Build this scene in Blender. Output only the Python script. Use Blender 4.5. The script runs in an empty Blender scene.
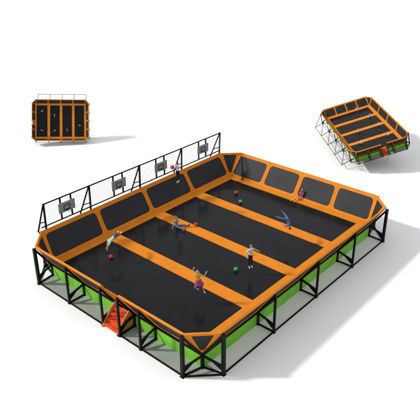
import bpy, bmesh, math, random
from mathutils import Vector, Matrix, noise

random.seed(7)
S = bpy.context.scene
COL = S.collection
V = Vector

# ------------------------------------------------------------------ materials
def new_mat(name):
    m = bpy.data.materials.new(name); m.use_nodes = True
    nt = m.node_tree
    return m, nt, nt.nodes['Principled BSDF']

def mat(name, col, rough=.6, spec=.3, var=.12, scale=1.2, bump=0.0, bscale=12.0, ior=None, metal=0.0, coat=0):
    m, nt, b = new_mat(name)
    N, L = nt.nodes, nt.links
    tc = N.new('ShaderNodeTexCoord')
    nz = N.new('ShaderNodeTexNoise'); nz.inputs['Scale'].default_value = scale
    nz.inputs['Detail'].default_value = 5
    L.new(tc.outputs['Object'], nz.inputs['Vector'])
    mr = N.new('ShaderNodeMapRange')
    mr.inputs['From Min'].default_value = .3; mr.inputs['From Max'].default_value = .7
    mr.inputs['To Min'].default_value = 1 - var; mr.inputs['To Max'].default_value = 1 + var
    L.new(nz.outputs['Fac'], mr.inputs['Value'])
    mx = N.new('ShaderNodeVectorMath'); mx.operation = 'SCALE'
    mx.inputs[0].default_value = col
    L.new(mr.outputs['Result'], mx.inputs['Scale'])
    L.new(mx.outputs['Vector'], b.inputs['Base Color'])
    b.inputs['Roughness'].default_value = rough
    b.inputs['Specular IOR Level'].default_value = spec
    b.inputs['Metallic'].default_value = metal
    if ior: b.inputs['IOR'].default_value = ior
    if bump:
        n2 = N.new('ShaderNodeTexNoise'); n2.inputs['Scale'].default_value = bscale
        n2.inputs['Detail'].default_value = 3
        L.new(tc.outputs['Object'], n2.inputs['Vector'])
        bp = N.new('ShaderNodeBump'); bp.inputs['Strength'].default_value = bump
        bp.inputs['Distance'].default_value = .05
        L.new(n2.outputs['Fac'], bp.inputs['Height'])
        L.new(bp.outputs['Normal'], b.inputs['Normal'])
    return m

M = {}
M['orange'] = mat('orange_vinyl', (.60, .19, .013), .6, .08, .07, 1.5, .25, 3.0)
M['bed'] = mat('black_jump_mat', (.0115, .0115, .013), .13, .5, .15, .8, .035, 1.6, ior=1.145)
M['pad'] = mat('black_wall_mat', (.0215, .0215, .0245), .55, .15, .15, .7, .15, 1.5)
M['steel'] = mat('black_steel', (.0045, .0045, .005), .5, .12, .2, 2.0)
M['green'] = mat('green_skirt', (.165, .47, .035), .6, .2, .2, .7, .2, 2.0)
M['floor'] = mat('white_floor', (.815, .815, .82), .9, .05, .006, .15)
M['mat'] = mat('floor_shade_grey', (.29, .32, .285), .8, .15, .12, 1.2, .2, 5)  # grey that stands for shade on the white floor by the entrance
M['red'] = mat('red_padding', (.60, .055, .012), .6, .15, .1, 2.0)
M['board_side'] = mat('orange_brown_board', (.5, .19, .045), .6, .2, .15, 2.0)
M['wire'] = mat('grey_wire', (.60, .60, .66), .5, .3, .05)
M['grey'] = mat('grey_backboard', (.22, .24, .24), .5, .4, .08, 3.0)
M['skin'] = mat('skin', (.58, .34, .24), .55, .3, .06, 8)
M['lips'] = mat('lips', (.38, .13, .1), .5, .3, .05, 8)
M['eye'] = mat('eye', (.02, .015, .012), .3, .5, .05, 8)
M['white_cloth'] = mat('white_cloth', (.52, .53, .56), .8, .1, .1, 6, .3, 14)
M['black_cloth'] = mat('black_cloth', (.012, .012, .014), .8, .1, .2, 6, .3, 14)
M['denim'] = mat('blue_denim', (.085, .13, .30), .8, .1, .2, 7, .3, 14)
M['dark_denim'] = mat('dark_denim', (.05, .07, .16), .8, .1, .2, 7, .3, 14)
M['teal_cloth'] = mat('teal_grey_cloth', (.17, .25, .27), .8, .1, .15, 7, .3, 14)
M['sky_cloth'] = mat('pale_blue_cloth', (.36, .50, .58), .8, .1, .12, 7, .3, 14)
M['yellow_cloth'] = mat('yellow_cloth', (.66, .42, .03), .8, .1, .12, 7, .3, 14)
M['purple_cloth'] = mat('purple_cloth', (.26, .06, .20), .8, .1, .15, 7, .3, 14)
M['maroon_cloth'] = mat('maroon_cloth', (.25, .05, .12), .8, .1, .15, 7, .3, 14)
M['lavender'] = mat('lavender_cloth', (.24, .20, .42), .8, .1, .15, 7, .3, 14)
M['dark_hair'] = mat('dark_hair', (.03, .02, .016), .6, .3, .3, 20, .5, 40)
M['grey_hair'] = mat('grey_hair', (.16, .15, .13), .6, .3, .3, 20, .5, 40)
M['blond_hair'] = mat('blond_hair', (.62, .36, .06), .6, .3, .3, 20, .5, 40)
M['pink_hair'] = mat('reddish_hair', (.42, .10, .10), .6, .3, .3, 20, .5, 40)
M['shoe_white'] = mat('white_shoe', (.7, .68, .66), .6, .3, .05, 8)
M['shoe_dark'] = mat('dark_shoe', (.03, .018, .014), .6, .3, .1, 8)
M['ball_red'] = mat('red_ball', (.50, .025, .02), .45, .35, .06, 4, .1, 40)
M['ball_green'] = mat('green_ball', (.03, .33, .06), .45, .35, .06, 4, .1, 40)
M['seam'] = mat('ball_seam', (.12, .01, .008), .6, .2, .05, 4)
M['seam_green'] = mat('ball_seam_green', (.008, .09, .015), .6, .2, .05, 4)

# ------------------------------------------------------------------ helpers
def obj(name, bm, mats, parent=None, smooth=False, bevel=0):
    bmesh.ops.recalc_face_normals(bm, faces=bm.faces[:])
    me = bpy.data.meshes.new(name)
    bm.to_mesh(me); bm.free()
    if not isinstance(mats, (list, tuple)): mats = [mats]
    for m in mats: me.materials.append(M[m] if isinstance(m, str) else m)
    if smooth:
        for p in me.polygons: p.use_smooth = True
    o = bpy.data.objects.new(name, me); COL.objects.link(o)
    if parent is not None: o.parent = parent
    if bevel:
        bv = o.modifiers.new('edge', 'BEVEL'); bv.width = bevel; bv.segments = 2
        bv.limit_method = 'ANGLE'; bv.angle_limit = math.radians(40)
    return o

def empty(name, loc=(0, 0, 0)):
    o = bpy.data.objects.new(name, None); COL.objects.link(o)
    o.location = loc; o.empty_display_size = .3
    return o

def tag(o, label, cat, group=None):
    o['label'] = label; o['category'] = cat
    if group: o['group'] = group
    return o

def box(bm, lo, hi, mi=0):
    vs = [bm.verts.new((x, y, z)) for z in (lo[2], hi[2]) for x, y in
          ((lo[0], lo[1]), (hi[0], lo[1]), (hi[0], hi[1]), (lo[0], hi[1]))]
    for f in ((3, 2, 1, 0), (4, 5, 6, 7), (0, 1, 5, 4), (1, 2, 6, 5), (2, 3, 7, 6), (3, 0, 4, 7)):
        bm.faces.new([vs[i] for i in f]).material_index = mi

def bar(bm, a, b, w, h=None, mi=0, up=(0, 0, 1)):
    """square tube of section w x h between two points"""
    a, b = V(a), V(b); h = h or w
    d = (b - a).normalized(); u = V(up)
    if abs(d.dot(u)) > .95: u = V((1, 0, 0))
    s = d.cross(u).normalized(); t = s.cross(d)
    vs = [bm.verts.new(p + s * (i * w / 2) + t * (j * h / 2)) for p in (a, b) for i, j in ((-1, -1), (1, -1), (1, 1), (-1, 1))]
    for f in ((3, 2, 1, 0), (4, 5, 6, 7), (0, 1, 5, 4), (1, 2, 6, 5), (2, 3, 7, 6), (3, 0, 4, 7)):
        bm.faces.new([vs[i] for i in f]).material_index = mi

def rod(bm, a, b, r, n=10, r2=None, mi=0):
    a, b = V(a), V(b); r2 = r if r2 is None else r2
    d = (b - a).normalized(); u = V((0, 0, 1)) if abs(d.z) < .95 else V((1, 0, 0))
    s = d.cross(u).normalized(); t = s.cross(d)
    A_ = [bm.verts.new(a + (s * math.cos(k * 2 * math.pi / n) + t * math.sin(k * 2 * math.pi / n)) * r) for k in range(n)]
    B_ = [bm.verts.new(b + (s * math.cos(k * 2 * math.pi / n) + t * math.sin(k * 2 * math.pi / n)) * r2) for k in range(n)]
    for k in range(n):
        bm.faces.new((A_[k], A_[(k + 1) % n], B_[(k + 1) % n], B_[k])).material_index = mi
    bm.faces.new(A_[::-1]).material_index = mi; bm.faces.new(B_).material_index = mi

def slab(bm, pts, n, t0, t1, mi=0):
    n = V(n)
    A_ = [bm.verts.new(V(p) + n * t0) for p in pts]; B_ = [bm.verts.new(V(p) + n * t1) for p in pts]
    k = len(pts)
    bm.faces.new(A_[::-1]).material_index = mi; bm.faces.new(B_).material_index = mi
    for i in range(k):
        bm.faces.new((A_[i], A_[(i + 1) % k], B_[(i + 1) % k], B_[i])).material_index = mi

# ------------------------------------------------------------------ the arena
A, B, C, H = 10.0, 7.53, 1.32, 2.655          # rim half sizes, chamfer, rim height
a, b, HD = 8.749, 6.351, .974                 # deck half sizes and height
PW, SW = .592, .912                           # border pad and divider widths
AE, BF = 8.97, 6.50                           # deck edge on the entrance side / long open side
EX = 8.60                                     # edge of the first bed at the entrance
bx, by = a - PW, b - PW
BW = (2 * bx - 3 * SW) / 4

def wall_panel(root, p0, p1, q0, q1, name='wall_panel', side=.17, top=.28, bot=.17, rad=.26, th=.055, frac=None):
    """p0-p1 along the rim, q0-q1 along the deck edge below; orange padded frame round a black mat"""
    p0, p1, q0, q1 = map(V, (p0, p1, q0, q1))
    W = (p1 - p0).length; Wb = (q1 - q0).length
    hgt = ((p0 + p1) / 2 - (q0 + q1) / 2).length
    n = ((p1 - p0).cross(q0 - p0)).normalized()
    def at(u, v): # u 0..1, v 0 (rim) .. 1 (deck)
        return (p0.lerp(p1, u)).lerp(q0.lerp(q1, u), v)
    def width(v): return W + (Wb - W) * v
    # rounded inner loop in (u, v)
    v0, v1 = top / hgt, 1 - bot / hgt
    loop, owner = [], []
    K = 6
    for c, (su, sv, a0) in enumerate(((0, 0, 180), (1, 0, 270), (1, 1, 0), (0, 1, 90))):
        vc = v0 if sv == 0 else v1
        wv = width(vc)
        um = frac or side / wv
        r = min(rad, wv * (1 - 2 * um) * .4)
        ru, rv = r / wv, r / hgt
        cu = um + ru if su == 0 else 1 - um - ru
        cv = v0 + rv if sv == 0 else v1 - rv
        for k in range(K + 1):
            an = math.radians(a0 + 90 * k / K)
            loop.append((cu + ru * math.cos(an), cv + rv * math.sin(an))); owner.append(c)
    cor = [(0, 0), (1, 0), (1, 1), (0, 1)]
    bm = bmesh.new()
    L = len(loop)
    iv = {}
    for s in (0, 1):
        off = n * (th if s else -th)
        iv[s] = [bm.verts.new(at(*p) + off) for p in loop]
        iv[s, 'o'] = [bm.verts.new(at(*p) + off) for p in cor]
    for s in (0, 1):
        o = iv[s, 'o']
        for i in range(L):
            j = (i + 1) % L
            if owner[i] == owner[j]:
                bm.faces.new((iv[s][i], iv[s][j], o[owner[i]]))
            else:
                bm.faces.new((iv[s][i], iv[s][j], o[owner[j]], o[owner[i]]))
    for i in range(L):
        j = (i + 1) % L
        bm.faces.new((iv[0][i], iv[0][j], iv[1][j], iv[1][i]))
    for i in range(4):
        j = (i + 1) % 4
        bm.faces.new((iv[0, 'o'][i], iv[0, 'o'][j], iv[1, 'o'][j], iv[1, 'o'][i]))
    pm = bmesh.new()
    mid = [at(*p) for p in loop]
    cen = sum(mid, V()) / L
    mid = [cen + (p - cen) * 1.012 for p in mid]
    slab(pm, mid, n, -th * .55, th * .55)
    pad = obj(name, pm, 'pad', root)
    obj('panel_frame', bm, 'orange', pad, bevel=.012)
    return pad

def lin(p, q, n): return [p + (q - p) * i / n for i in range(n + 1)]

def make_arena():
    root = empty('trampoline_arena')
    # ---- jump beds
    for i in range(4):
        x0 = -bx + i * (BW + SW)
        bm = bmesh.new()
        xe = x0 if i else -EX
        box(bm, (xe - .03, -by - .03, HD - .03), (x0 + BW + .03, by + .03, HD))
        obj('trampoline_bed', bm, 'bed', root)
    # ---- orange pads between the beds and round the deck
    for i in range(3):
        x0 = -bx + i * (BW + SW) + BW
        bm = bmesh.new()
        for k in range(4):   # padding is sewn in lengths
            y0, y1 = -by + k * 2 * by / 4, -by + (k + 1) * 2 * by / 4
            box(bm, (x0, y0 + .002, HD - .05), (x0 + SW, y1 - .002, HD + .055))
        obj('divider_pad', bm, 'orange', root, bevel=.012)
    co = [(-AE, -BF), (a, -BF), (a, b), (-AE, b)]; ci = [(-EX, -by), (bx, -by), (bx, by), (-EX, by)]
    for i in range(4):
        j = (i + 1) % 4
        bm = bmesh.new()
        n = 4
        for k in range(n):
            def P(q0, q1, t): return V((q0[0] + (q1[0] - q0[0]) * t, q0[1] + (q1[1] - q0[1]) * t, HD))
            e = .00015
            t0, t1 = k / n + e, (k + 1) / n - e
            slab(bm, [P(co[i], co[j], t0), P(co[i], co[j], t1), P(ci[i], ci[j], t1), P(ci[i], ci[j], t0)], (0, 0, 1), -.05, .057)
        obj('border_pad', bm, 'orange', root, bevel=.010)
    # ---- sloping wall panels
    hz = HD + .03
    def side(rim0, rim1, dk0, dk1, skip=None):
        for k in range(4):
            t0, t1 = k / 4, (k + 1) / 4
            if skip is not None and k == skip:
                t0 = (t0 + t1) / 2 - .02
            g = .0002
            wall_panel(root, V(rim0).lerp(V(rim1), t0 + g), V(rim0).lerp(V(rim1), t1 - g),
                       V(dk0).lerp(V(dk1), t0 + g), V(dk0).lerp(V(dk1), t1 - g))
    ay, ax = B - C, A - C
    dy, dx = b - .07, a - .07
    side((-ax, B, H), (ax, B, H), (-AE + .07, b, hz), (dx, b, hz))
    side((A, ay, H), (A, -ay, H), (a, dy, hz), (a, -BF + .07, hz))
    side((ax, -B, H), (-ax, -B, H), (dx, -BF, hz), (-AE + .07, -BF, hz))
    # the entrance takes the first half of the third span
    for k, (t0, t1) in enumerate(((0, .25), (.25, .5), (.615, .75), (.75, 1))):
        r0, r1 = V((-A, ay, H)), V((-A, -ay, H)); d0, d1 = V((-AE, dy, hz)), V((-AE, -BF + .07, hz))
        r0, r1, d0, d1 = r1, r0, d1, d0
        s0, s1 = 1 - t1, 1 - t0
        wall_panel(root, r0.lerp(r1, s0 + .0002), r0.lerp(r1, s1 - .0002), d0.lerp(d1, s0 + .0002), d0.lerp(d1, s1 - .0002))
    for sx in (-1, 1):
        for sy in (-1, 1):
            p, q = V((sx * A, sy * ay, H)), V((sx * ax, sy * B, H))
            ex = a if sx > 0 else AE; ey = b if sy > 0 else BF
            c0, c1 = V((sx * ex, sy * (ey - .07), hz)), V((sx * (ex - .07), sy * ey, hz))
            if sx * sy > 0: p, q, c0, c1 = q, p, c1, c0
            d = (q - p).normalized() * .004
            wall_panel(root, p + d, q - d, c0 + d * .3, c1 - d * .3, 'corner_panel', top=.17, bot=.22, rad=.07, frac=.165)
    # ---- black steel support frames
    def frame(outers, inner, w=.056):
        first = None
        for (x, y) in outers:
            v = V((inner[0] - x, inner[1] - y, 0)).normalized()
            out = V((x, y, 0)) - v * .10
            bm = bmesh.new()
            box(bm, (out.x - w, out.y - w, 0), (out.x + w, out.y + w, H - .10))
            box(bm, (out.x - w - .035, out.y - w - .035, 0), (out.x + w + .035, out.y + w + .035, .025))
            post = obj('outer_post', bm, 'steel', root)
            ii = V((inner[0], inner[1], 0)) + v * .0
            tm = bmesh.new()
            bar(tm, (out.x, out.y, H - .16), (ii.x, ii.y, HD - .16), .085, .12)
            obj('slanted_bar', tm, 'steel', post)
            gm = bmesh.new()
            bar(gm, (out.x, out.y, .06), (ii.x, ii.y, .06), .08, .08)
            obj('ground_beam', gm, 'steel', post)
            km = bmesh.new()
            ih = V((ii.x, ii.y, .80)); oh = V((out.x, out.y, .52))
            bar(km, ih, oh, .08, .11)
            mid = ih.lerp(oh, .45)
            bar(km, mid, (out.x, out.y, .22), .06, .07)
            # curved gusset plate at the foot of the beam
            side_v = v.cross(V((0, 0, 1)))
            pl = [oh + V((0, 0, -.05)), ih.lerp(oh, .55) + V((0, 0, -.06)), ih.lerp(oh, .72) + V((0, 0, -.13)), ih.lerp(oh, .88) + V((0, 0, -.2)), oh + V((0, 0, -.36))]
            slab(km, pl, side_v, -.012, .012)
            obj('knee_brace', km, 'steel', post)
            if first is None:
                first = post
                im = bmesh.new()
                box(im, (ii.x - .075, ii.y - .075, 0), (ii.x + .075, ii.y + .075, HD - .06))
                box(im, (ii.x - .10, ii.y - .10, 0), (ii.x + .10, ii.y + .10, .022))
                obj('inner_post', im, 'steel', post)
    ys, xs = lin(ay, -ay, 4), lin(-ax, ax, 4)
    for y in ys[1:4]: frame([(-A, y)], (-AE, y))
    frame([(-A, -1.43)], (-AE, -1.43))
    for y in ys[1:4]: frame([(A, y)], (a, y))
    for x in xs[1:4]: frame([(x, -B)], (x, -BF))
    for x in xs[1:4]: frame([(x, B)], (x, b))
    for sx in (-1, 1):
        for sy in (-1, 1):
            frame([(sx * A, sy * ay), (sx * ax, sy * B)], (a if sx > 0 else -AE, b if sy > 0 else -BF), .085)
    # ---- rails joining the posts at the ground and just under the rim
    ring = [(-A, ay), (-ax, B), (ax, B), (A, ay), (A, -ay), (ax, -B), (-ax, -B), (-A, -ay)]
    for i in range(8):
        p, q = V((*ring[i], 0)), V((*ring[(i + 1) % 8], 0))
        nrm = (q - p).normalized().cross(V((0, 0, 1)))
        if nrm.dot(p) < 0: nrm = -nrm
        bm = bmesh.new()
        if i == 7:   # gap in the ground rail where the steps come out
            bar(bm, V((-A - .1, ay, .06)), V((-A - .1, .03, .06)), .07, .07); bar(bm, V((-A - .1, -1.43, .06)), V((-A - .1, -ay, .06)), .07, .07)
        else:
            bar(bm, p + nrm * .1 + V((0, 0, .06)), q + nrm * .1 + V((0, 0, .06)), .07, .07)
        obj('ground_rail', bm, 'steel', root)
    # deck edge tubes
    for i in range(4):
        p, q = co[i], co[(i + 1) % 4]
        bm = bmesh.new()
        bar(bm, (p[0], p[1], HD - .13), (q[0], q[1], HD - .13), .1, .12)
        obj('deck_rail', bm, 'steel', root)
    # ---- green skirt under the deck edge
    def skirt(p, q):
        p, q = V(p), V(q)
        d = (q - p).normalized()
        n = d.cross(V((0, 0, 1)))
        bm = bmesh.new()
        k = 10
        pts = [p + d * .085, q - d * .085]
        cols = []
        for i in range(k + 1):
            c = pts[0].lerp(pts[1], i / k) + n * (.012 * math.sin(i * 2.4))
            cols.append(c)
        for s, off in ((0, -.012), (1, .012)):
            pass
        lo, hi = .02, HD - .20
        F = [[bm.verts.new(c + n * o + V((0, 0, z))) for c in cols] for o in (-.012, .012) for z in (lo, hi)]
        for i in range(k):
            bm.faces.new((F[0][i], F[0][i + 1], F[1][i + 1], F[1][i]))
            bm.faces.new((F[2][i], F[2][i + 1], F[3][i + 1], F[3][i]))
            bm.faces.new((F[0][i], F[0][i + 1], F[2][i + 1], F[2][i]))
            bm.faces.new((F[1][i], F[1][i + 1], F[3][i + 1], F[3][i]))
        bm.faces.new((F[0][0], F[1][0], F[3][0], F[2][0])); bm.faces.new((F[0][k], F[1][k], F[3][k], F[2][k]))
        obj('skirt_panel', bm, 'green', root)
    yy = [b] + ys[1:4] + [-BF]; xx = [-AE] + xs[1:4] + [a]
    for i in range(4):
        if i == 2:
            skirt((-AE, -1.43, 0), (-AE, yy[3], 0))
        else:
            skirt((-AE, yy[i], 0), (-AE, yy[i + 1], 0))
        skirt((a, yy[i], 0), (a, yy[i + 1], 0))
        skirt((xx[i], -BF, 0), (xx[i + 1], -BF, 0)); skirt((xx[i], b, 0), (xx[i + 1], b, 0))
    # ---- grey sheet along the entrance side, inside the posts, painting in the floor's shade
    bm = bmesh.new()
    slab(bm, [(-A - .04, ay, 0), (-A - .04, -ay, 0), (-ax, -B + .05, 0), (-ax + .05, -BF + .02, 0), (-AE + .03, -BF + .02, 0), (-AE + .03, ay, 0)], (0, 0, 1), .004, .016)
    obj('shade_sheet', bm, 'mat', root)
    # ---- entrance steps
    st = bmesh.new()
    def prof(lift):   # curved side board
        top = [(-8.98, HD + .02 + lift * .9), (-9.25, HD - .05 + lift), (-9.58, HD - .30 + lift * .95), (-9.85, .36 + lift * .8), (-10.12, .12 + lift * .5), (-10.25, .02)]
        return top + [(-9.9, .02), (-8.98, .12)]
    y0, y1 = -.07, -1.30
    bm = bmesh.new()
    slab(bm, [(-8.98, y0 - .04, HD - .12), (-10.12, y0 - .04, .06), (-10.0, y0 - .04, .02), (-8.98, y0 - .04, HD - .3)], (0, 1, 0), -(abs(y1 - y0) - .08), 0)
    stair = obj('entrance_steps', bm, 'board_side', root)
    for y in (y0, y1):
        bm = bmesh.new()
        slab(bm, [(x, y, z) for x, z in prof(.26)], (0, 1, 0), -.035, .035)
        obj('side_board', bm, 'board_side', stair, bevel=.01)
    for k in range(4):
        t = (k + .5) / 4
        x = -9.14 - .98 * t; z = HD - .06 - (HD - .10) * t
        bm = bmesh.new()
        box(bm, (x - .15, y1 + .045, z - .085), (x + .12, y0 - .045, z + .085))
        obj('tread', bm, 'red', stair, bevel=.03)
    return root

PX = [-8.24, -4.66, -.11, 4.28, 8.84]          # fence posts
def make_fence(parent):
    ZT, ZB, Y = 4.40, 2.86, B + .02
    bm = bmesh.new()
    rod(bm, (PX[0], Y, ZT), (PX[-1], Y, ZT), .045)
    rod(bm, (PX[0] - .35, Y, ZB), (PX[-1], Y, ZB), .042)
    fence = obj('basketball_fence', bm, 'steel', parent, smooth=False)
    for i, x in enumerate(PX):
        bm = bmesh.new()
        bar(bm, (x, Y + .06, H - .4), (x, Y, ZT + .04), .10, .10)
        obj('fence_post', bm, 'steel', fence)
        bm = bmesh.new()
        fx = x - (.62 if i == 0 else (1.2 if i == 4 else .9))
        bar(bm, (fx, Y + .02, H), (x, Y + .02, ZT), .075, .075)
        t = .32
        bar(bm, (fx + (x - fx) * t, Y + .02, H + (ZT - H) * t), (x, Y + .02, H + (ZT - H) * (t - .04)), .05, .05)
        obj('fence_brace', bm, 'steel', fence)
    bm = bmesh.new()
    x = PX[0] + .131
    while x < PX[-1]:
        box(bm, (x - .008, Y + .004, ZB), (x + .008, Y + .016, ZT)); x += .131
    obj('wire_net', bm, 'wire', fence)
    for x in (-6.62, -2.2, 1.92, 6.62):
        bm = bmesh.new(); zc = 3.70
        for s in (-.42, .42):
            bar(bm, (x + s, Y - .03, ZB), (x + s, Y - .03, ZT), .085, .085, 1)
        box(bm, (x - .62, Y - .13, zc - .34), (x + .62, Y - .08, zc + .34), 0)
        # raised rim and target square
        w, hh = .62, .34
        for (x0, z0, x1, z1) in ((-w, hh - .03, w, hh), (-w, -hh, w, -hh + .03), (-w, -hh + .03, -w + .03, hh - .03), (w - .03, -hh + .03, w, hh - .03)):
            box(bm, (x + x0, Y - .142, zc + z0), (x + x1, Y - .127, zc + z1), 2)
        w, h0, h1 = .25, -.22, .14
        for (x0, z0, x1, z1) in ((-w, h1 - .045, w, h1), (-w, h0, w, h0 + .045), (-w, h0 + .045, -w + .045, h1 - .045), (w - .045, h0 + .045, w, h1 - .045)):
            box(bm, (x + x0, Y - .142, zc + z0), (x + x1, Y - .127, zc + z1), 1)
        # hoop on a short bracket
        hz_ = zc - .19
        bar(bm, (x, Y - .13, hz_), (x, Y - .20, hz_), .09, .05, 1)
        n = 18; R = .17
        for k in range(n):
            t0, t1 = 2 * math.pi * k / n, 2 * math.pi * (k + 1) / n
            rod(bm, (x + R * math.cos(t0), Y - .20 - R + R * math.sin(t0), hz_), (x + R * math.cos(t1), Y - .20 - R + R * math.sin(t1), hz_), .012, 6, mi=1)
        obj('backboard', bm, ['grey', 'steel', 'grey'], fence)
    return fence

def make_folded_fence(parent, y1=10.1, z1=.10, r=.08, braced=False):
    """the small copies have the fence let down flat, outwards"""
    bm = bmesh.new()
    z, y0 = .30, B - .3
    rod(bm, (PX[0], y1, z1), (PX[-1], y1, z1), r)
    rod(bm, (PX[0], y0, z), (PX[-1], y0, z), r)
    fence = obj('folded_fence', bm, 'steel', parent)
    xs = [-8.24, -3.97, .3, 4.57, 8.84]
    for i, x in enumerate(xs):
        bm = bmesh.new()
        rod(bm, (x, y0, z), (x, y1, z1), r)
        obj('fence_post', bm, 'steel', fence)
        if braced:
            bm = bmesh.new()
            rod(bm, (x, y1, z1), (min(x + 2.6, 9.2), y0, H - .3), r)
            obj('fence_brace', bm, 'steel', fence)
    return fence

arena = make_arena()
tag(arena, 'large full-size arena with four black beds, orange pads and tall basketball fence', 'trampoline')
FIX = list(arena.children)

# ------------------------------------------------------------------ ground
bm = bmesh.new()
g = 1500
bm.faces.new([bm.verts.new(p) for p in ((-g, -g, 0), (g, -g, 0), (g, g, 0), (-g, g, 0))])
gr = obj('ground', bm, 'floor'); gr['kind'] = 'structure'

# ------------------------------------------------------------------ small tilted copies
def copy_part(o, parent):
    c = o.copy(); COL.objects.link(c); c.parent = parent
    for ch in o.children: copy_part(ch, c)
    return c

def small_copy(R, t, sc, label, **fence):
    r = empty('trampoline_model')
    tag(r, label, 'trampoline', 'small copies of the trampoline arena')
    for ch in FIX: copy_part(ch, r)
    make_folded_fence(r, **fence)
    m = Matrix([[R[i][j] * sc[j] for j in range(3)] + [t[i] * 10] for i in range(3)] + [[0, 0, 0, 1]])
    r.matrix_world = m
    return r, m

R1 = [[0.7509, 0.3788, -0.5409], [-0.6584, 0.3662, -0.6576], [-0.051, 0.85, 0.5244]]
small1, M1 = small_copy(R1, (.6221, 2.6065, .1878), (.2745,) * 3, 'small arena stood up on edge beyond the basketball fence, its beds facing the camera')
R2 = [[0.6641, -0.7067, -0.244], [0.7454, 0.6513, 0.1423], [0.0584, -0.2764, 0.9593]]
small2, M2 = small_copy(R2, (2.314, 0.185, 0.1717), (0.5043, 0.3545, 0.4695), 'small tilted arena beyond the far grey wall, its red steps and green skirt in view', y1=9.8, z1=-.25, r=.06, braced=True)

def prop_legs(root, m, pts):
    inv = m.inverted()
    for p in pts:
        w = m @ V(p)
        bm = bmesh.new()
        foot = V((w.x, w.y, 0))
        a_, b_ = inv @ w, inv @ foot
        if (a_ - b_).length < .2: bm.free(); continue
        rod(bm, a_, b_, .09)
        obj('prop_leg', bm, 'wire', root)
prop_legs(small1, M1, [(-6, b, .1), (6, b, .1)])
prop_legs(small2, M2, [(-5.5, 4.5, .1), (6.5, 4.5, .1), (6.5, -4.5, .1), (-5.5, -4.5, .1)])

make_fence(arena)

# ------------------------------------------------------------------ people
YAW = math.radians(41.1316 - 90)     # local x = right across the view, y = away, z = up
def uv_ball(bm, c, r, seg=16, ring=10, Rm=None):
    r = V((r, r, r)) if not isinstance(r, (tuple, Vector)) else V(r)
    mtx = Matrix.Translation(V(c)) @ (Rm.to_4x4() if Rm else Matrix.Identity(4)) @ Matrix.Diagonal((*r, 1))
    bmesh.ops.create_uvsphere(bm, u_segments=seg, v_segments=ring, radius=1, matrix=mtx)

def basis(x, y, z): return Matrix((x, y, z)).transposed()

def remeshed(bm, voxel, name):
    bmesh.ops.recalc_face_normals(bm, faces=bm.faces[:])
    me = bpy.data.meshes.new(name); bm.to_mesh(me); bm.free()
    o = bpy.data.objects.new(name, me); COL.objects.link(o)
    rm = o.modifiers.new('r', 'REMESH'); rm.mode = 'VOXEL'; rm.voxel_size = voxel
    sm = o.modifiers.new('s', 'SMOOTH'); sm.factor = .5; sm.iterations = 3
    dg = bpy.context.evaluated_depsgraph_get()
    out = bpy.data.meshes.new_from_object(o.evaluated_get(dg))
    bpy.data.objects.remove(o); bpy.data.meshes.remove(me)
    return out

def N(v): return V(v).normalized()

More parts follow.
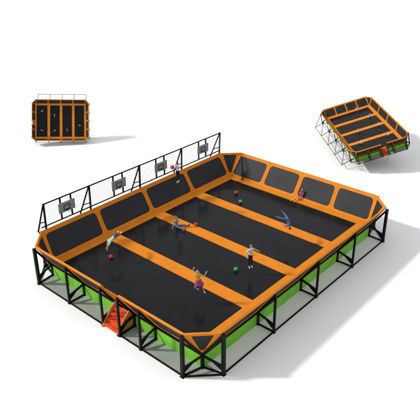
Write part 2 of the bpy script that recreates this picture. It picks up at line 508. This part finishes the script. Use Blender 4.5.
def person(label, pelvis, spine, lat, armP, armM, legP, legM, mats, head=None, k=1.0,
           hair='dark_hair', long_hair=False, skirt=None, cap=None, anchor='pelvis', sleeve=.5, grip=0.15):
    """armP / legP: on the +lat side: two directions (arm) or three (thigh, shin, foot)"""
    spine, lat = N(spine), V(lat)
    lat = (lat - spine * lat.dot(spine)).normalized()
    front = lat.cross(spine)
    head = N(head) if head else spine
    P0 = V((0, 0, 0))
    neck = P0 + spine * .50
    chest = P0 + spine * .34
    hc = neck + spine * .03 + head * .15
    hx = (lat - head * lat.dot(head)).normalized(); hf = hx.cross(head)
    HB = basis(hx, hf, head)
    bm = bmesh.new(); bones = []
    def seg(p, q, r0, r1, m, lead=True):
        rod(bm, p, q, r0, 14, r1); uv_ball(bm, p, r0); uv_ball(bm, q, r1)
        bones.append((p, q, (r0 + r1) / 2, m))
    TB = basis(lat, front, spine)
    # torso
    for c, r in ((P0 + spine * .0, (.155, .115, .12)), (P0 + spine * .14, (.145, .105, .15)), (chest, (.175, .12, .17)), (P0 + spine * .44, (.15, .085, .075))):
        uv_ball(bm, c, r, Rm=TB)
    bones.append((P0 + spine * .05 + front * 0, neck - spine * .03, .14, mats['top']))
    bones.append((P0 - lat * .07 - spine * .05, P0 + lat * .07 - spine * .05, .13, mats['legs']))
    seg(neck - spine * .04, hc - head * .05, .056, .052, 'skin')
    # head
    uv_ball(bm, hc + head * .025, (.077, .094, .10), Rm=HB)
    uv_ball(bm, hc + hf * .018 - head * .06, (.056, .07, .06), Rm=HB)
    uv_ball(bm, hc + hf * .092 - head * .015, (.014, .022, .024), 10, 8, Rm=HB)     # nose
    uv_ball(bm, hc + hf * .075 - head * .098, (.022, .018, .016), 10, 8, Rm=HB)     # chin
    for s in (-1, 1):
        uv_ball(bm, hc + hx * s * .08 - hf * .005, (.014, .026, .034), 10, 8, Rm=HB)  # ears
    bones.append((hc - head * .06, hc + head * .05, .09, 'skin'))
    # limbs
    for s, (ua, fa) in ((1, armP), (-1, armM)):
        ua, fa = N(ua), N(fa)
        sh = P0 + spine * .445 + lat * s * .175
        el = sh + ua * .28; wr = el + fa * .25
        seg(sh, sh + ua * (.28 * sleeve), .058, .052, mats['top'])
        seg(sh + ua * (.28 * sleeve), el, .044, .038, mats.get('sleeve', 'skin'))
        seg(el, wr, .038, .027, mats.get('sleeve2', 'skin'))
        # hand: palm, four fingers, thumb
        d = fa
        nrm = front - d * front.dot(d)
        if nrm.length < .2: nrm = spine - d * spine.dot(d)
        nrm.normalize(); sp = d.cross(nrm)
        PB = basis(sp, nrm, d)
        pc = wr + d * .05
        uv_ball(bm, pc, (.042, .018, .056), 12, 8, Rm=PB)
        bones.append((wr + d * .01, wr + d * .19, .03, 'skin'))
        for fi, (off, ln) in enumerate(((-.03, .075), (-.0105, .086), (.0105, .08), (.03, .062))):
            b0 = pc + d * .042 + sp * off
            d1 = N(d + nrm * grip + sp * off * 3); d2 = N(d + nrm * (grip * 3.2) + sp * off * 3)
            b1 = b0 + d1 * ln * .5; b2 = b1 + d2 * ln * .5
            for q0, q1, r0, r1 in ((b0, b1, .0105, .0098), (b1, b2, .0098, .0085)):
                rod(bm, q0, q1, r0, 8, r1); uv_ball(bm, q0, r0, 8, 6); uv_ball(bm, q1, r1, 8, 6)
        t0 = pc - d * .02 - sp * s * .036; t1 = t0 + N(d * .7 - sp * s * .8 + nrm * .3) * .045; t2 = t1 + N(d + nrm * .4 - sp * s * .2) * .034
        for q0, q1, r0, r1 in ((t0, t1, .013, .0115), (t1, t2, .0115, .0095)):
            rod(bm, q0, q1, r0, 8, r1); uv_ball(bm, q0, r0, 8, 6); uv_ball(bm, q1, r1, 8, 6)
    feet = []
    for s, (th, sh_, ft) in ((1, legP), (-1, legM)):
        th, sh_, ft = N(th), N(sh_), N(ft)
        hp = P0 + lat * s * .088 - spine * .05
        kn = hp + th * .42; an = kn + sh_ * .40
        seg(hp, kn, .088, .062, mats['legs'])
        seg(kn, an, .060, .042, mats.get('shin', mats['legs']))
        heel = an + sh_ * .035 - ft * .045; toe = an + sh_ * .05 + ft * .15
        seg(heel, toe, .045, .036, mats['shoes'])
        feet.append(an + sh_ * .09)
    me = remeshed(bm, .0085, 'person')
    # clothing by nearest bone
    names = []
    def idx(m):
        if m not in names: names.append(m); me.materials.append(M[m])
        return names.index(m)
    bb = [(p, q - p, (q - p).length_squared, r, idx(m)) for p, q, r, m in bones]
    eyes = [hc + hf * .085 + hx * s * .033 + head * .012 for s in (-1, 1)]
    mouth = hc + hf * .085 - head * .062
    ie, il = idx('eye'), idx('lips')
    for f in me.polygons:
        c = f.center; best = (9, 0)
        for p, d, l2, r, mi in bb:
            t = max(0, min(1, (c - p).dot(d) / l2)) if l2 else 0
            ds = ((c - p) - d * t).length - r
            if ds < best[0]: best = (ds, mi)
        mi = best[1]
        if any((c - e).length < .016 for e in eyes): mi = ie
        mv = c - mouth
        if abs(mv.dot(hx)) < .026 and abs(mv.dot(head)) < .008 and mv.length < .04: mi = il
        f.material_index = mi; f.use_smooth = True
    o = bpy.data.objects.new('person', me); COL.objects.link(o)
    tag(o, label, 'person')
    # hair: a thick irregular shell over skull, leaving the face free
    hb = bmesh.new()
    uv_ball(hb, hc + head * .042 - hf * .014, (.086, .098, .094), 24, 16, Rm=HB)
    for s in (-1, 1): uv_ball(hb, hc - hf * .045 + hx * s * .035 - head * .03, (.045, .05, .06), 12, 8, Rm=HB)
    if long_hair:
        rnd = random.Random(3)
        for q in range(9):
            s = (q - 4) / 4
            p = hc - hf * (.07 - .02 * abs(s)) + hx * s * .075
            e = p - head * rnd.uniform(.26, .36) - hf * rnd.uniform(.03, .10) + hx * s * rnd.uniform(.04, .14) * (1.3 if s < 0 else .8)
            rod(hb, p, e, .038, 8, .018); uv_ball(hb, p, .038, 8, 6); uv_ball(hb, e, .018, 8, 6)
    hm = remeshed(hb, .010, 'hair')
    for v in hm.vertices:
        v.co += (v.co - hc).normalized() * noise.noise(v.co * 45) * .007
    hm.materials.append(M[hair])
    for f in hm.polygons: f.use_smooth = True
    ho = bpy.data.objects.new('hair', hm); COL.objects.link(ho); ho.parent = o
    if cap:
        cb = bmesh.new()
        uv_ball(cb, hc + head * .062 - hf * .012, (.098, .108, .090), 20, 12, Rm=HB)
        uv_ball(cb, hc + head * .15 - hf * .02, .032, 12, 8)
        for s in (-1, 1): uv_ball(cb, hc + head * .05 + hx * s * .10 - hf * .02, (.030, .04, .05), 12, 8, Rm=HB)
        cm = remeshed(cb, .010, 'hat'); cm.materials.append(M[cap])
        for f in cm.polygons: f.use_smooth = True
        c_ = bpy.data.objects.new('hat', cm); COL.objects.link(c_); c_.parent = o
    if skirt:
        sb = bmesh.new(); n = 28
        rings = []
        for (h_, r_) in ((.12, .158), (.02, .185), (-.10, .235), (-.24, .30), (-.34, .335)):
            rings.append([sb.verts.new(P0 + spine * h_ + (lat * math.cos(q * 2 * math.pi / n) + front * .82 * math.sin(q * 2 * math.pi / n)) * r_ * (1 + (.05 if h_ < -.05 else 0) * math.sin(q * 4 * 2 * math.pi / n + h_ * 9))) for q in range(n)])
        for i in range(4):
            for q in range(n): sb.faces.new((rings[i][q], rings[i][(q + 1) % n], rings[i + 1][(q + 1) % n], rings[i + 1][q]))
        so = obj('skirt', sb, skirt, o, smooth=True)
        sd = so.modifiers.new('th', 'SOLIDIFY'); sd.thickness = .012; sd.offset = 0
    off = P0
    if anchor == 'feet': off = (feet[0] + feet[1]) / 2; 
    o.rotation_euler = (0, 0, YAW); o.scale = (k, k, k)
    Rz = Matrix.Rotation(YAW, 3, 'Z')
    o.location = V(pelvis) - Rz @ (off * k)
    return o

DOWN = (0, 0, -1)
man = person('person in white shirt and black trousers hopping upright with one arm out', (-1.78, -3.95, 1.52), (.02, 0, 1), (.8, .6, 0),
       ((.7, .35, -.6), (.75, -.6, .0)), ((-.72, -.3, -.62), (.25, -.3, -.9)),
       ((.03, 0, -1), (.03, .06, -1), (.35, -.5, -.75)), ((-.03, 0, -1), (-.01, .10, -1), (.3, -.5, -.75)),
       dict(top='white_cloth', legs='black_cloth', shoes='shoe_white', sleeve='white_cloth', sleeve2='white_cloth'), hair='grey_hair', anchor='feet', k=.88)
person('child in yellow top, purple skirt and lavender hat leaping over the front pad', (-6.0, -3.56, 2.48), (-.10, 0, 1), (-.95, -.3, 0),
       ((-.5, .3, .5), (.25, 0, 1)), ((.8, -.2, -.4), (.5, .2, .85)),
       ((-.35, -.2, -.85), (.15, .5, -.55), (.9, -.2, -.3)), ((.35, -.1, -.9), (.25, .15, -.95), (.4, -.3, -.7)),
       dict(top='yellow_cloth', legs='skin', shoes='shoe_white'), k=.84, hair='blond_hair', long_hair=True, skirt='purple_cloth', cap='lavender')
person('person in blue denim upside down in a somersault, legs kicked out', (2.66, -3.53, 2.78), (.30, -.35, -.88), (.3, .9, .1),
       ((-.75, -.4, -.3), (-.5, -.4, .5)), ((-.8, -.5, -.1), (-.5, .1, .7)),
       ((-.30, .80, .25), (-.35, .75, .15), (-.5, 0, .8)), ((-.80, -.1, .2), (-.75, .55, .0), (-.9, 0, .5)),
       dict(top='denim', legs='denim', shoes='denim', sleeve='denim', sleeve2='skin'), head=(.1, -.2, -.95), k=.86)
person('person in maroon top and yellow trousers sitting against the far right wall', (8.80, -.62, 1.13), (.22, .2, .95), (.75, -.66, 0),
       ((-.35, -.3, -.85), (-.75, -.6, -.1)), ((-.5, -.25, -.75), (-.75, -.6, -.05)),
       ((-.75, -.55, .35), (-.65, -.55, -.5), (-.7, -.6, .2)), ((-.85, -.4, .2), (-.75, -.5, -.35), (-.7, -.6, .2)),
       dict(top='maroon_cloth', legs='yellow_cloth', shoes='yellow_cloth', sleeve='maroon_cloth'), head=(-.1, -.1, 1), hair='pink_hair', k=.9)
person('person in white shirt and black trousers jumping at the fence with a red ball', (1.25, 5.0, 3.44), (-.03, 0, 1), (-.66, -.75, 0),
       ((-.55, -.1, -.75), (-.75, .45, .15)), ((-.45, .5, -.65), (-.9, .1, .25)),
       ((.02, 0, -1), (.03, -.12, -1), (-.2, .1, -1)), ((.06, .05, -1), (.02, -.2, -1), (-.2, .1, -1)),
       dict(top='white_cloth', legs='black_cloth', shoes='shoe_white', sleeve='skin'), hair='dark_hair', anchor='feet', k=.86, grip=.35)
person('person in teal top and blue jeans sitting on the middle pad, legs stretched out', (-.58, 3.43, 1.16), (-.08, .05, 1), (.4, .9, 0),
       ((-.35, .3, -.85), (-.25, .2, -.95)), ((-.45, -.2, -.85), (-.3, -.2, -.95)),
       ((.95, .05, .06), (.97, -.05, -.05), (.35, -.1, .9)), ((.72, -.65, .06), (.75, -.6, -.05), (.3, -.3, .9)),
       dict(top='teal_cloth', legs='denim', shoes='shoe_dark', sleeve='teal_cloth'), hair='grey_hair', k=.92)
person('person in pale blue top bent over in mid-air above the left bed, arms hanging', (-6.07, 3.52, 2.62), (-.66, -.45, -.45), (-.4, .8, .1),
       ((-.25, -.2, -.9), (-.25, 0, -.95)), ((-.5, -.3, -.75), (-.3, 0, -.95)),
       ((.3, .92, -.15), (.05, .95, -.35), (.1, .6, .5)), ((.42, .85, -.1), (.2, .9, -.3), (.1, .6, .5)),
       dict(top='sky_cloth', legs='dark_denim', shoes='shoe_white', sleeve='skin'), head=(.05, -.4, -.85), hair='blond_hair', k=.88)

# small figures standing in the two copies
mini = man.data
for root, zs in ((small1, 1), (small2, 1)):
    for i, (x, y) in enumerate(((-6.5, 3.4), (-2.2, 1.8), (-6.5, -3.7), (-2.0, -3.7), (2.3, -3.5), (6.6, -1.8))):
        f = bpy.data.objects.new('figurine', mini); COL.objects.link(f); f.parent = root
        f.location = (x, y, 1.93); f.rotation_euler = (0, 0, i * 1.1)

# ------------------------------------------------------------------ balls
def ball(loc, m, label, seam, r=.142):
    bm = bmesh.new()
    bmesh.ops.create_uvsphere(bm, u_segments=48, v_segments=28, radius=r)
    for f in bm.faces:
        c = f.calc_center_median()
        th = math.atan2(c.y, c.x)
        if abs(c.z) < r * .035 or abs(c.x) < r * .035 or abs(abs(c.y) - r * .62) < r * .03: f.material_index = 1
    o = obj('ball', bm, [m, seam], smooth=True)
    o.location = loc; o.rotation_euler = (random.uniform(0, 3), random.uniform(0, 3), 0)
    return tag(o, label, 'ball', 'balls on the trampoline beds')
BZ = HD + .142
ball((-6.21, 3.82, BZ), 'ball_red', 'red ball on the left bed below the person bent over in mid-air', 'seam')
ball((.38, 2.52, BZ + .055), 'ball_red', 'red ball on the orange pad beside the feet of the sitting person in jeans', 'seam')
ball((6.26, 3.68, BZ), 'ball_red', 'red ball on the farthest bed behind the green ball', 'seam')
ball((5.31, 2.45, BZ), 'ball_green', 'green ball on the farthest bed, in front of a red ball', 'seam_green')
ball((-2.11, -3.11, BZ), 'ball_green', 'green ball on the bed beside the hopping person in white shirt', 'seam_green')
ball((.72, 5.02, 4.72), 'ball_red', 'red ball held up by the person jumping at the fence', 'seam')

# ------------------------------------------------------------------ thin pole leaning on the far wall
bm = bmesh.new()
rod(bm, (8.72, 4.97, HD + .10), (9.72, 5.98, 2.55), .030)
pole = obj('pole', bm, 'steel')
bm = bmesh.new()
rod(bm, (8.72, 4.97, HD + .055), (8.72, 4.97, HD + .13), .16, 14, .06)
obj('foot', bm, 'steel', pole)
tag(pole, 'thin black pole leaning on the far wall panel beside the back corner', 'pole')

# ------------------------------------------------------------------ light
sun = bpy.data.lights.new('sun', 'SUN'); sun.energy = 3.2; sun.angle = math.radians(4.5); sun.color = (1, .98, .95)
so = bpy.data.objects.new('sun', sun); COL.objects.link(so)
so.rotation_euler = V((.8, -1.02, -1)).to_track_quat('-Z', 'Y').to_euler()
so.location = (-20, 25, 30)
w = bpy.data.worlds.new('World'); S.world = w; w.use_nodes = True
bg = w.node_tree.nodes['Background']
bg.inputs['Color'].default_value = (.955, .98, 1, 1); bg.inputs['Strength'].default_value = .85

# ------------------------------------------------------------------ camera
yaw, pit, rol = map(math.radians, (41.1316, 25.9895, -.1358))
fw = V((math.cos(yaw) * math.cos(pit), math.sin(yaw) * math.cos(pit), -math.sin(pit)))
rt = V((math.sin(yaw), -math.cos(yaw), 0)); up = rt.cross(fw)
rt2 = rt * math.cos(rol) + up * math.sin(rol); up2 = up * math.cos(rol) - rt * math.sin(rol)
cam = bpy.data.cameras.new('camera'); co_ = bpy.data.objects.new('camera', cam); COL.objects.link(co_)
m = basis(rt2, up2, -fw).to_4x4(); m.translation = V((-26.157, -22.24, 21.292))
co_.matrix_world = m
cam.sensor_width = 36; cam.lens = 591.83 / 420 * 36
cam.shift_x = (210 - 212.909) / 420; cam.shift_y = (193.149 - 210) / 420
cam.clip_start = .5; cam.clip_end = 5000
S.camera = co_

S.view_settings.view_transform = 'Standard'; S.view_settings.look = 'None'
S.view_settings.exposure = 0; S.view_settings.gamma = 1
S.render.engine = 'CYCLES'
S.cycles.max_bounces = 8
S.cycles.use_denoising = True
